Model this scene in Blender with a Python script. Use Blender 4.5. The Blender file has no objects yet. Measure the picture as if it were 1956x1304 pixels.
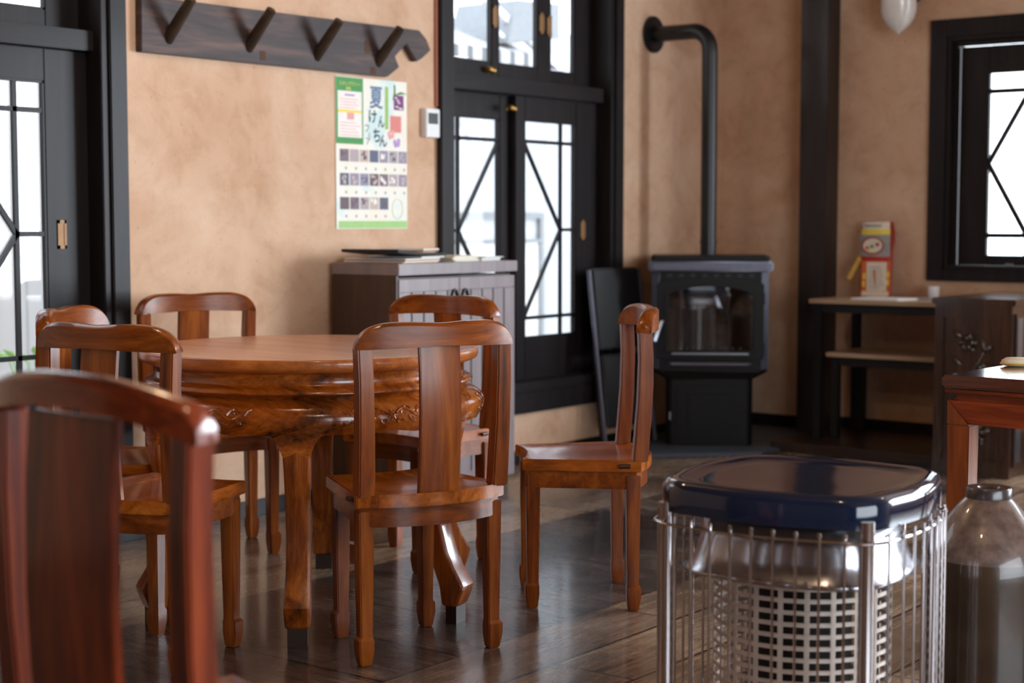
import bpy, bmesh, math, random
from mathutils import Vector, Matrix
random.seed(7)
PI = math.pi
S = bpy.context.scene
COL = S.collection
XW, YB = -4.618, 7.938          # room side of the left wall (x) and of the back wall (y)

# ------------------------------------------------------------------ materials
def srgb(r, g, b):
    f = lambda c: (c / 255 / 12.92) if c / 255 <= .04045 else ((c / 255 + .055) / 1.055) ** 2.4
    return (f(r), f(g), f(b), 1)

class NT:
    def __init__(self, name):
        self.m = bpy.data.materials.new(name); self.m.use_nodes = True
        self.t = self.m.node_tree; self.t.nodes.clear()
        self.out = self.t.nodes.new('ShaderNodeOutputMaterial')
        self.b = self.t.nodes.new('ShaderNodeBsdfPrincipled')
        self.t.links.new(self.b.outputs[0], self.out.inputs[0])
    def n(self, kind, **kw):
        x = self.t.nodes.new('ShaderNode' + kind)
        for k, v in kw.items(): setattr(x, k, v)
        return x
    def l(self, a, b): self.t.links.new(a, b)
    def math(self, op, a, b=None, c=None):
        x = self.n('Math', operation=op)
        for i, v in enumerate((a, b, c)):
            if v is None: continue
            if isinstance(v, (int, float)): x.inputs[i].default_value = v
            else: self.l(v, x.inputs[i])
        return x.outputs[0]
    def mix(self, fac, a, b, blend='MIX'):
        x = self.n('Mix', data_type='RGBA', blend_type=blend)
        for i, v in ((0, fac), (6, a), (7, b)):
            if isinstance(v, (int, float)): x.inputs[i].default_value = v
            elif isinstance(v, tuple): x.inputs[i].default_value = v
            else: self.l(v, x.inputs[i])
        return x.outputs[2]
    def ramp(self, fac, stops):
        x = self.n('ValToRGB'); e = x.color_ramp.elements
        while len(e) < len(stops): e.new(.5)
        for i, (p, c) in enumerate(stops): e[i].position = p; e[i].color = c
        self.l(fac, x.inputs[0]); return x.outputs[0]
    def set(self, **kw):
        for k, v in kw.items():
            k = k.replace('_', ' ')
            if isinstance(v, (int, float, tuple)): self.b.inputs[k].default_value = v
            else: self.l(v, self.b.inputs[k])
    def noise(self, vec, scale, detail=4, rough=.55, dist=0):
        x = self.n('TexNoise'); x.inputs['Scale'].default_value = scale; x.inputs['Detail'].default_value = detail
        x.inputs['Roughness'].default_value = rough; x.inputs['Distortion'].default_value = dist
        if vec is not None: self.l(vec, x.inputs['Vector'])
        return x.outputs['Fac']
    def obj(self, scale=(1, 1, 1)):
        t = self.n('TexCoord'); mp = self.n('Mapping'); mp.inputs['Scale'].default_value = scale
        self.l(t.outputs['Object'], mp.inputs['Vector']); return mp.outputs[0]
    def bump(self, h, strength, dist=.01):
        x = self.n('Bump'); x.inputs['Strength'].default_value = strength; x.inputs['Distance'].default_value = dist
        self.l(h, x.inputs['Height']); self.l(x.outputs[0], self.b.inputs['Normal'])

def plain(name, c, rough=.5, metal=0, var=.08, coat=0, spec=.5, scale=30):
    k = NT(name); f = k.noise(k.obj(), scale, 3)
    lo = tuple(v * (1 - var) for v in c[:3]) + (1,); hi = tuple(min(1, v * (1 + var)) for v in c[:3]) + (1,)
    k.set(Base_Color=k.ramp(f, [(.3, lo), (.7, hi)]), Roughness=rough, Metallic=metal, Coat_Weight=coat, Specular_IOR_Level=spec)
    k.set(Coat_Roughness=.08)
    return k.m

def wood(name, dark, mid, light, axis='Z', rough=.3, coat=.5, grain=14, fine=90, spec=.5):
    k = NT(name); st = .09
    sc = {'X': (st, 1, 1), 'Y': (1, st, 1), 'Z': (1, 1, st)}[axis]
    v = k.obj(sc)
    a = k.noise(v, grain, 5, .6, 1.2); b = k.noise(v, fine, 3, .6, .3)
    f = k.math('ADD', k.math('MULTIPLY', a, .75), k.math('MULTIPLY', b, .25))
    k.set(Base_Color=k.ramp(f, [(.33, dark), (.5, mid), (.68, light)]), Roughness=rough, Coat_Weight=coat, Coat_Roughness=.12, Specular_IOR_Level=spec)
    k.bump(b, .05, .002)
    return k.m

M = {}
CH = (srgb(70, 29, 5), srgb(126, 60, 13), srgb(164, 90, 27))
M['chair_z'] = wood('chair_wood_upright', *CH, 'Z', .3, .15, spec=.35)
M['chair_x'] = wood('chair_wood_across', *CH, 'X', .28, .2, spec=.35)
M['chair_y'] = wood('chair_wood_seat', srgb(92, 42, 10), srgb(154, 78, 20), srgb(190, 108, 38), 'Y', .22, .3, spec=.4)
M['plug'] = plain('dark_plug_wood', srgb(40, 18, 10), .5)
RD = (srgb(58, 18, 6), srgb(110, 40, 14), srgb(150, 64, 26))
M['red_z'] = wood('red_wood_upright', *RD, 'Z', .3, .2, spec=.4)
M['red_leg'] = wood('red_table_leg_wood', srgb(84, 36, 12), srgb(132, 62, 22), srgb(160, 84, 34), 'Z', .28, .4)
M['red_top'] = wood('red_table_top_wood', srgb(50, 20, 12), srgb(84, 36, 22), srgb(112, 54, 34), 'X', .12, 1)
M['foot'] = plain('dark_table_foot', srgb(48, 28, 18), .5)
M['red_x'] = wood('red_wood_across', *RD, 'X', .26, .4, spec=.4)
M['table_top'] = wood('table_top_wood', srgb(140, 70, 24), srgb(186, 104, 44), srgb(214, 134, 66), 'X', .28, .4, 9)
M['table'] = wood('table_side_wood', srgb(58, 24, 5), srgb(150, 74, 18), srgb(210, 122, 42), 'X', .22, .5, 8)
M['table_leg'] = wood('table_leg_wood', srgb(62, 26, 6), srgb(140, 68, 18), srgb(196, 112, 40), 'Z', .24, .5)
M['dark_wood'] = wood('dark_stained_wood', srgb(20, 16, 17), srgb(28, 23, 24), srgb(38, 31, 32), 'Z', .46, .03, spec=.22)
M['dark_wood_y'] = wood('dark_stained_wood_across', srgb(20, 16, 17), srgb(28, 23, 24), srgb(38, 31, 32), 'Y', .46, .03, spec=.22)
M['post'] = wood('dark_post_wood', srgb(28, 22, 21), srgb(42, 34, 33), srgb(56, 46, 44), 'Z', .5, .1)
M['rack'] = wood('old_beam_wood', srgb(44, 33, 32), srgb(66, 50, 48), srgb(104, 76, 64), 'Y', .6, 0)
M['peg'] = wood('peg_wood', srgb(36, 26, 18), srgb(52, 38, 25), srgb(66, 50, 32), 'X', .5, .1)
M['cab_side'] = wood('cabinet_side_wood', srgb(50, 33, 24), srgb(64, 44, 33), srgb(76, 54, 42), 'Z', .5, .1)
M['cab_front'] = wood('cabinet_front_grey', srgb(118, 106, 108), srgb(128, 116, 118), srgb(138, 126, 127), 'Z', .4, .1)  # grey for doors and top, much paler than the brown side
M['chest'] = wood('chest_dark_wood', srgb(34, 22, 17), srgb(54, 36, 28), srgb(74, 50, 38), 'Z', .2, .7)
M['shelf_top'] = wood('pale_shelf_wood', srgb(150, 120, 94), srgb(178, 148, 118), srgb(196, 168, 140), 'X', .35, .3)
M['iron'] = plain('black_iron', srgb(30, 29, 30), .45, .4)
M['stove'] = plain('stove_black_enamel', srgb(20, 19, 19), .45, 0, .08, 0, .22)
M['stove_side'] = plain('stove_side_steel', srgb(96, 96, 110), .36, .4)
M['pipe'] = plain('stove_pipe_black', srgb(22, 22, 24), .38, 0)
M['black'] = plain('black_vinyl', srgb(20, 19, 20), .5)
M['steel'] = plain('brushed_steel', srgb(150, 152, 158), .3, 1)
M['chrome'] = plain('chrome', srgb(196, 190, 192), .12, 1, .02)
M['brass'] = plain('aged_brass', srgb(196, 150, 80), .3, .9)
M['brass_flat'] = plain('brass_plate', srgb(150, 110, 68), .5, .2)
M['enamel'] = plain('navy_enamel', srgb(18, 30, 52), .09, 0, .03, .25)
M['mesh_metal'] = plain('pale_perforated_metal', srgb(196, 182, 172), .35, .5)
M['burner'] = plain('dark_burner', srgb(36, 30, 28), .6, .5)
M['white_plastic'] = plain('white_plastic', srgb(228, 228, 230), .4, 0, .02)
M['screen'] = plain('lcd_screen', srgb(50, 54, 48), .25)
M['paper'] = plain('white_paper', srgb(232, 230, 226), .7, 0, .03)
M['kraft'] = plain('brown_paper', srgb(170, 128, 92), .7)
M['slate'] = plain('slate_hearth', srgb(72, 80, 92), .5, 0, .15)
M['white_glass'] = plain('milk_glass', srgb(226, 222, 218), .18, 0, .02, .5)
M['cream'] = plain('cream_cloth', srgb(232, 222, 196), .8)
M['yellow'] = plain('yellow_trim', srgb(214, 168, 70), .7)
M['leaf'] = plain('garden_leaf', srgb(120, 170, 90), .6)
def flat(key, r, g, b, rough=.6): M[key] = plain('ink_' + key, srgb(r, g, b), rough, 0, .04)
for k_, c_ in dict(green=(66, 146, 72), lgreen=(160, 205, 128), strip=(150, 190, 96), purple=(122, 50, 118), pink=(222, 130, 122), rose=(230, 160, 158), ink=(40, 42, 44), inkblue=(88, 118, 150), white=(240, 234, 226), yel=(240, 214, 80), lilac=(176, 140, 200), red=(186, 40, 30), orange=(208, 104, 40), seal=(190, 214, 170),
                  ph1=(122, 104, 116), ph2=(150, 140, 160), ph3=(92, 96, 120), ph4=(176, 160, 164), ph5=(196, 176, 166), ph6=(104, 84, 88), grey=(150, 148, 146), brownink=(110, 70, 44), bagwhite=(226, 214, 196), bagred=(170, 60, 44)).items():
    flat(k_, *c_)

def plaster(name, base, dark, lightc):
    k = NT(name); v = k.obj()
    big = k.noise(v, 2.2, 6, .62, .8); med = k.noise(v, 7, 7, .68, .9); fine = k.noise(v, 120, 3); spk = k.noise(v, 55, 3, .6)
    c = k.ramp(big, [(.3, dark), (.52, base), (.75, lightc)])
    sp = k.ramp(med, [(.44, (1, 1, 1, 1)), (.72, (.70, .60, .50, 1))])
    c = k.mix(.48, c, sp, 'MULTIPLY')
    sk = k.ramp(spk, [(.64, (1, 1, 1, 1)), (.72, (.62, .52, .42, 1))])
    c = k.mix(.55, c, sk, 'MULTIPLY')
    k.set(Base_Color=c, Roughness=.85, Specular_IOR_Level=.2)
    k.bump(k.math('ADD', med, k.math('MULTIPLY', fine, .5)), .25, .004)
    return k.m
M['plaster'] = plaster('clay_plaster', srgb(214, 178, 150), srgb(200, 160, 130), srgb(224, 194, 168))
M['panel'] = wood('dark_wall_panelling', srgb(58, 38, 26), srgb(84, 56, 38), srgb(104, 72, 50), 'Z', .6, 0)
M['boards_ceiling'] = wood('brown_ceiling_boards', srgb(84, 60, 42), srgb(112, 82, 58), srgb(136, 102, 74), 'Y', .6, 0)
M['ceil'] = plaster('ceiling_plaster', srgb(190, 166, 140), srgb(180, 156, 130), srgb(200, 178, 152))

def floor_mat():
    k = NT('plank_floor'); t = k.n('TexCoord'); s = k.n('SeparateXYZ'); k.l(t.outputs['Object'], s.inputs[0])
    x, y = s.outputs[0], s.outputs[1]
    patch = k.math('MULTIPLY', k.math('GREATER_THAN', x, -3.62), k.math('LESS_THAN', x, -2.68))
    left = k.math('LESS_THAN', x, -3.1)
    vy = k.math('DIVIDE', k.math('ADD', k.math('ADD', x, 2.68), k.math('MULTIPLY', left, .94)), .245)
    vx = k.math('DIVIDE', k.math('SUBTRACT', y, 4.46), .3)
    def pick(a, b): return k.math('ADD', k.math('MULTIPLY', patch, b), k.math('MULTIPLY', k.math('SUBTRACT', 1, patch), a))
    v = pick(vy, vx); u = pick(y, x)
    idx = k.math('FLOOR', v)
    w1 = k.n('TexWhiteNoise', noise_dimensions='1D'); k.l(k.math('ADD', idx, k.math('MULTIPLY', patch, 31.7)), w1.inputs['W'])
    us = k.math('DIVIDE', k.math('ADD', u, k.math('MULTIPLY', w1.outputs[0], 3)), 1.9)
    w2 = k.n('TexWhiteNoise', noise_dimensions='2D'); cb = k.n('CombineXYZ'); k.l(k.math('FLOOR', us), cb.inputs[0]); k.l(idx, cb.inputs[1]); k.l(cb.outputs[0], w2.inputs['Vector'])
    rnd = w2.outputs['Value']
    gv = k.n('CombineXYZ'); k.l(k.math('MULTIPLY', u, 1.3), gv.inputs[0]); k.l(k.math('MULTIPLY', v, 4.2), gv.inputs[1]); k.l(k.math('MULTIPLY', rnd, 17), gv.inputs[2])
    g = k.noise(gv.outputs[0], 3.2, 7, .65, .6); g2 = k.noise(gv.outputs[0], 16, 4, .6)
    gf = k.n('CombineXYZ'); k.l(k.math('MULTIPLY', u, .8), gf.inputs[0]); k.l(k.math('MULTIPLY', v, 9), gf.inputs[1]); k.l(k.math('MULTIPLY', rnd, 9), gf.inputs[2])
    g3 = k.noise(gf.outputs[0], 7, 4, .6); st = k.noise(t.outputs['Object'], 1.7, 5, .6, .5)
    f = k.math('ADD', k.math('ADD', k.math('MULTIPLY', g, .34), k.math('MULTIPLY', g3, .13)), k.math('MULTIPLY', st, .53))
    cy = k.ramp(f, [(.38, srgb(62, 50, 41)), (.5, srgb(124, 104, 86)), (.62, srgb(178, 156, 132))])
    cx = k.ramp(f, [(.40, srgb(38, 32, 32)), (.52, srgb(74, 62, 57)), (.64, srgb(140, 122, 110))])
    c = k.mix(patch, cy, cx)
    tint = k.ramp(rnd, [(0, (.62, .58, .62, 1)), (.5, (.95, .93, .9, 1)), (1, (1.15, 1.1, 1, 1))])
    c = k.mix(1, c, tint, 'MULTIPLY')
    fr = k.math('FRACT', v); gap = k.math('ADD', k.math('LESS_THAN', fr, .024), k.math('GREATER_THAN', fr, .982))
    fu = k.math('FRACT', us); gap = k.math('MINIMUM', k.math('ADD', gap, k.math('LESS_THAN', fu, .003)), 1)
    c = k.mix(gap, c, srgb(24, 18, 15))
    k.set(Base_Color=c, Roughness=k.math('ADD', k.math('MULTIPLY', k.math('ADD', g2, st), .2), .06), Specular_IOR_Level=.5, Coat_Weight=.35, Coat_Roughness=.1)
    k.bump(k.math('SUBTRACT', 1, gap), .3, .002)
    return k.m
M['floor'] = floor_mat()

def glass_mat(name, dark=0.0, base=.04):
    k = NT(name); t = k.t; t.nodes.remove(k.b)
    lw = k.n('LayerWeight'); lw.inputs[0].default_value = .5
    fr = k.math('ADD', k.math('MULTIPLY', k.math('POWER', lw.outputs['Facing'], 4), .7), base)
    tr = k.n('BsdfTransparent'); tr.inputs[0].default_value = (1 - dark, 1 - dark, 1 - dark, 1)
    gl = k.n('BsdfGlossy'); gl.inputs['Roughness'].default_value = .02
    mx = k.n('MixShader'); k.l(fr, mx.inputs[0]); k.l(tr.outputs[0], mx.inputs[1]); k.l(gl.outputs[0], mx.inputs[2])
    k.l(mx.outputs[0], k.out.inputs[0]); return k.m
M['glass'] = glass_mat('window_glass'); M['stove_glass'] = glass_mat('stove_door_glass', .5, .22)

def jug_mat():
    k = NT('brown_stoneware_glaze'); v = k.obj(); s = k.n('SeparateXYZ'); t = k.n('TexCoord'); k.l(t.outputs['Object'], s.inputs[0])
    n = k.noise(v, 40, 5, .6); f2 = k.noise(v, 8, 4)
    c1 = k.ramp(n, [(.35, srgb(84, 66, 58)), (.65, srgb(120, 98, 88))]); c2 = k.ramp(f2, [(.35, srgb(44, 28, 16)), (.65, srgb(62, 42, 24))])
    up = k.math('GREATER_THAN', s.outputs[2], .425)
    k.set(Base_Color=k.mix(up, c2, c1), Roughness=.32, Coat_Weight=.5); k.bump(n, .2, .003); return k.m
M['jug'] = jug_mat()

def poster_mat():
    k = NT('poster_paper'); v = k.obj(); n = k.noise(v, 6, 3)
    k.set(Base_Color=k.ramp(n, [(.3, srgb(200, 224, 224)), (.44, srgb(234, 232, 220)), (.7, srgb(236, 226, 208))]), Roughness=.5); return k.m
M['poster'] = poster_mat()

def roof_mat():
    k = NT('grey_roof_tiles'); v = k.obj((1, 1, 1)); w = k.n('TexWave', wave_type='BANDS', bands_direction='Y'); w.inputs['Scale'].default_value = 2.2; k.l(v, w.inputs[0])
    k.set(Base_Color=k.ramp(w.outputs['Fac'], [(.1, srgb(90, 96, 102)), (.6, srgb(180, 184, 188))]), Roughness=.6); return k.m
M['roof'] = roof_mat()
def board_mat():
    k = NT('white_wall_boards'); t = k.n('TexCoord'); s = k.n('SeparateXYZ'); k.l(t.outputs['Object'], s.inputs[0])
    fr = k.math('FRACT', k.math('DIVIDE', s.outputs[1], .28)); n = k.noise(k.obj((1, 1, .1)), 6, 4)
    c = k.ramp(n, [(.3, srgb(176, 184, 194)), (.7, srgb(192, 200, 208))])
    c = k.mix(k.math('LESS_THAN', fr, .06), c, srgb(160, 168, 178)); k.set(Base_Color=c, Roughness=.8); return k.m
M['boards'] = board_mat()
M['outwhite'] = plain('outside_white', srgb(206, 210, 214), .8); M['outgrey'] = plain('outside_grey', srgb(132, 138, 144), .8)
M['ground'] = plain('outside_ground', srgb(190, 188, 180), .9)

# ------------------------------------------------------------------ mesh helpers
class MB:
    def __init__(self): self.b = bmesh.new()
    def box(self, x0, x1, y0, y1, z0, z1, mtx=None):
        vs = [self.b.verts.new(p) for p in ((x0, y0, z0), (x1, y0, z0), (x1, y1, z0), (x0, y1, z0), (x0, y0, z1), (x1, y0, z1), (x1, y1, z1), (x0, y1, z1))]
        if mtx is not None:
            for v in vs: v.co = mtx @ v.co
        for f in ((0, 3, 2, 1), (4, 5, 6, 7), (0, 1, 5, 4), (1, 2, 6, 5), (2, 3, 7, 6), (3, 0, 4, 7)): self.b.faces.new([vs[i] for i in f])
        return self
    def rings(self, rings, closed=False, cap=True):
        R = [[self.b.verts.new(p) for p in r] for r in rings]; n = len(R[0])
        rng = range(len(R)) if closed else range(len(R) - 1)
        for i in rng:
            a, c = R[i], R[(i + 1) % len(R)]
            for j in range(n): self.b.faces.new((a[j], a[(j + 1) % n], c[(j + 1) % n], c[j]))
        if cap and not closed:
            self.b.faces.new(R[0][::-1]); self.b.faces.new(R[-1])
        return self
    def tube(self, pts, r, n=8, closed=False):
        pts = [Vector(p) for p in pts]; N = len(pts); rings = []
        rs = r if isinstance(r, (list, tuple)) else [r] * N
        ref = None
        for i in range(N):
            a = pts[(i - 1) % N] if (closed or i > 0) else pts[i]; c = pts[(i + 1) % N] if (closed or i < N - 1) else pts[i]
            d = (c - a).normalized()
            if ref is None: ref = d.orthogonal().normalized()
            u = (ref - d * ref.dot(d)); u = u.normalized() if u.length > 1e-6 else d.orthogonal().normalized(); ref = u
            w = d.cross(u)
            rings.append([pts[i] + (u * math.cos(2 * PI * j / n) + w * math.sin(2 * PI * j / n)) * rs[i] for j in range(n)])
        return self.rings(rings, closed)
    def bar(self, p, q, w, h, up=(0, 0, 1)):
        p, q = Vector(p), Vector(q); d = (q - p).normalized(); s = d.cross(Vector(up))
        s = s.normalized() if s.length > 1e-6 else d.orthogonal().normalized(); u = s.cross(d)
        f = lambda c: [c + s * a * w / 2 + u * e * h / 2 for a, e in ((-1, -1), (1, -1), (1, 1), (-1, 1))]
        return self.rings([f(p), f(q)])
    def lathe(self, prof, n=48, c=(0, 0)):
        R = []
        for r, z in prof:
            if r < 1e-6: R.append([self.b.verts.new((c[0], c[1], z))])
            else: R.append([self.b.verts.new((c[0] + r * math.cos(2 * PI * j / n), c[1] + r * math.sin(2 * PI * j / n), z)) for j in range(n)])
        for a, e in zip(R, R[1:]):
            for j in range(n):
                k = (j + 1) % n
                if len(a) == 1 and len(e) == 1: continue
                if len(a) == 1: self.b.faces.new((a[0], e[j], e[k]))
                elif len(e) == 1: self.b.faces.new((a[j], a[k], e[0]))
                else: self.b.faces.new((a[j], a[k], e[k], e[j]))
        return self
    def prism(self, pts, z0, z1, axis='Z'):
        f = {'Z': lambda p, h: (p[0], p[1], h), 'X': lambda p, h: (h, p[0], p[1]), 'Y': lambda p, h: (p[0], h, p[1])}[axis]
        return self.rings([[f(p, z0) for p in pts], [f(p, z1) for p in pts]])
    def build(self, name, mat, parent=None, bevel=0, seg=2, ang=35, loc=None, label=None):
        b = self.b
        bmesh.ops.recalc_face_normals(b, faces=b.faces)
        if bevel:
            es = [e for e in b.edges if len(e.link_faces) == 2 and e.calc_face_angle(0) > math.radians(40)]
            bmesh.ops.bevel(b, geom=es, offset=bevel, segments=seg, affect='EDGES', clamp_overlap=True)
        me = bpy.data.meshes.new(name); b.to_mesh(me); b.free()
        for p in me.polygons: p.use_smooth = True
        me.set_sharp_from_angle(angle=math.radians(ang))
        me.materials.append(M[mat] if isinstance(mat, str) else mat)
        o = bpy.data.objects.new(name, me); COL.objects.link(o)
        if parent is not None: o.parent = parent
        if loc: o.location = loc
        if label: o['label'] = label
        return o

def box(*a): return MB().box(*a)
def thing(name, label, cat, loc=(0, 0, 0), rz=0, group=None):
    o = bpy.data.objects.new(name, None); COL.objects.link(o); o.empty_display_size = .1
    o.location = loc; o.rotation_euler = (0, 0, rz)
    return tag(o, label, cat, group)
def tag(o, label, cat, group=None):
    o['label'] = label; o['category'] = cat
    if group: o['group'] = group
    return o
def struct(o, label=None, cat=None):
    o['kind'] = 'structure'
    if label: o['label'] = label
    if cat: o['category'] = cat
    return o
def copy_tree(o, parent=None):
    c = o.copy(); COL.objects.link(c)
    if parent is not None: c.parent = parent
    for ch in list(o.children): copy_tree(ch, c)
    return c
def lerp(a, b, t): return a + (b - a) * t
def interp(tab, z):
    for (a, *p), (c, *q) in zip(tab, tab[1:]):
        if (a <= z <= c) or (c <= z <= a):
            t = (z - a) / (c - a) if c != a else 0
            return [lerp(u, v, t) for u, v in zip(p, q)]
    return list(tab[-1][1:]) if abs(z - tab[-1][0]) < abs(z - tab[0][0]) else list(tab[0][1:])

# ------------------------------------------------------------------ room shell
def wall_x(name, x0, x1, y0, y1, z0, z1, holes, mat='plaster'):
    m = MB(); ys = y0
    for (a, b, c, d) in sorted(holes):
        if a > ys: m.box(x0, x1, ys, a, z0, z1)
        if c > z0: m.box(x0, x1, a, b, z0, c)
        if d < z1: m.box(x0, x1, a, b, d, z1)
        ys = b
    if y1 > ys: m.box(x0, x1, ys, y1, z0, z1)
    return m.build(name, mat)
def wall_y(name, y0, y1, x0, x1, z0, z1, holes, mat='plaster'):
    m = MB(); xs = x0
    for (a, b, c, d) in sorted(holes):
        if a > xs: m.box(xs, a, y0, y1, z0, z1)
        if c > z0: m.box(a, b, y0, y1, z0, c)
        if d < z1: m.box(a, b, y0, y1, d, z1)
        xs = b
    if x1 > xs: m.box(xs, x1, y0, y1, z0, z1)
    return m.build(name, mat)
XR, YF, ZC = 2.4, -2.6, 2.9
W1 = (2.40, 3.68, .34, 2.66); W2 = (5.55, 6.84, .34, 2.66)       # openings in the left wall: y0 y1 z0 z1
W3 = (-3.30, -2.0, .90, 2.07)                                   # opening in the back wall: x0 x1 z0 z1
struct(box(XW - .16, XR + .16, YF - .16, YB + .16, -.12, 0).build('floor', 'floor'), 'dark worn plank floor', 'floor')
struct(box(XW - .16, XR + .16, YF - .16, YB + .16, ZC, ZC + .12).build('ceiling', 'boards_ceiling'), 'brown boarded ceiling', 'ceiling')
struct(wall_x('wall_left', XW - .16, XW, YF - .16, YB + .16, 0, ZC, [W1, W2]), 'peach clay plaster wall behind the round table', 'wall')
struct(wall_y('wall_back', YB, YB + .16, XW, XR + .16, 0, ZC, [W3, (-1.3, 2.2, .5, 2.6)]), 'clay plaster wall behind the stove and post', 'wall')
struct(wall_x('wall_right', XR, XR + .16, YF - .16, YB, 0, ZC, [(-.6, 3.4, .55, 2.35)], 'panel'), 'panelled wall with wide openings', 'wall')
struct(wall_y('wall_front', YF - .16, YF, XW, XR, 0, ZC, [], 'panel'), 'panelled wall behind the viewer', 'wall')
m = MB(); m.box(XW, XW + .014, YF, YB, 0, .062); struct(m.build('baseboard_left', 'dark_wood_y', bevel=.002), 'dark baseboard of the left wall', 'baseboard')
m = MB(); m.box(XW + .014, -4.065, YB - .014, YB, 0, .085).box(-3.9, XR, YB - .014, YB, 0, .1); struct(m.build('baseboard_back', 'dark_wood', bevel=.002), 'dark baseboard of the back wall', 'baseboard')
struct(box(XW, XW + .012, 5.462, 5.474, 1.645, ZC).build('trim_1', plain('copper_strip', srgb(170, 104, 80), .5)), 'thin copper strip beside the window casing', 'trim')
# square post against the back wall
struct(box(-4.063, -3.903, 7.80, YB, 0, ZC).build('trim_2', 'post', bevel=.004), 'dark square wooden post right of the stove', 'post')
# low dark step along the back wall
struct(box(-3.88, -2.972, 7.18, YB - .016, .0, .05).build('trim_3', wood('step_wood', srgb(30, 18, 12), srgb(46, 28, 18), srgb(66, 44, 30), 'X', .4, .2), bevel=.004), 'low dark wooden step in front of the back wall', 'step')

# ------------------------------------------------------------------ windows
def sash_x(root, y0, y1, z0, z1, gy0, gy1, gz0, gz1, xf, t, lattice, side=1):
    """sliding sash facing +x: frame outer rect, glass rect, front plane xf, thickness t; side=+1 bar near the high-y edge"""
    m = MB()
    m.box(xf - t, xf, y0, gy0, z0, z1).box(xf - t, xf, gy1, y1, z0, z1).box(xf - t, xf, gy0, gy1, z0, gz0).box(xf - t, xf, gy0, gy1, gz1, z1)
    s = m.build('sash', 'dark_wood', root, bevel=.003)
    box(xf - t * .62, xf - t * .5, gy0 - .005, gy1 + .005, gz0 - .005, gz1 + .005).build('pane', 'glass', s)
    m = MB(); e = .007
    m.box(xf - .012, xf - .002, gy0, gy0 + e, gz0, gz1).box(xf - .012, xf - .002, gy1 - e, gy1, gz0, gz1).box(xf - .012, xf - .002, gy0, gy1, gz0, gz0 + e).box(xf - .012, xf - .002, gy0, gy1, gz1 - e, gz1)
    if lattice:
        w, h = .017, .014; xm = xf - .011
        vb = gy1 - .118 if side > 0 else gy0 + .118
        far = gy0 if side > 0 else gy1; near = gy1 if side > 0 else gy0
        zt, zb = gz1 - .1, gz0 + .095; zm = (zt + zb) / 2
        m.bar((xm, gy0, zt), (xm, gy1, zt), h, w).bar((xm, gy0, zb), (xm, gy1, zb), h, w)
        m.bar((xm, vb, gz0), (xm, vb, gz1), h, w, (0, 1, 0)).bar((xm, vb, zm), (xm, near, zm), h, w)
        m.bar((xm, far, zt), (xm, vb, zm), h, w).bar((xm, vb, zm), (xm, far, zb), h, w)
        m.build('lattice', 'dark_wood', s)
    else: m.build('glazing_bead', 'dark_wood', s)
    return s
def pull_x(sash, y, z, x, h=.1, w=.036):
    m = MB(); m.box(x - .002, x + .003, y - w / 2, y + w / 2, z - h / 2, z - h / 2 + .012).box(x - .002, x + .003, y - w / 2, y + w / 2, z + h / 2 - .012, z + h / 2)
    m.box(x - .002, x + .003, y - w / 2, y - w / 2 + .009, z - h / 2, z + h / 2).box(x - .002, x + .003, y + w / 2 - .009, y + w / 2, z - h / 2, z + h / 2).box(x - .001, x + .0008, y - w / 2, y + w / 2, z - h / 2, z + h / 2)
    m.build('pull', 'brass_flat', sash, label='brass recessed finger pull')
def knob_x(root, y, z, x):
    m = MB(); m.tube([(x, y, z), (x + .035, y, z)], .012, 10).tube([(x + .03, y - .02, z + .002), (x + .03, y + .022, z - .004)], .013, 10)
    m.build('window_lock', 'brass', root, label='round brass lock')

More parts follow.
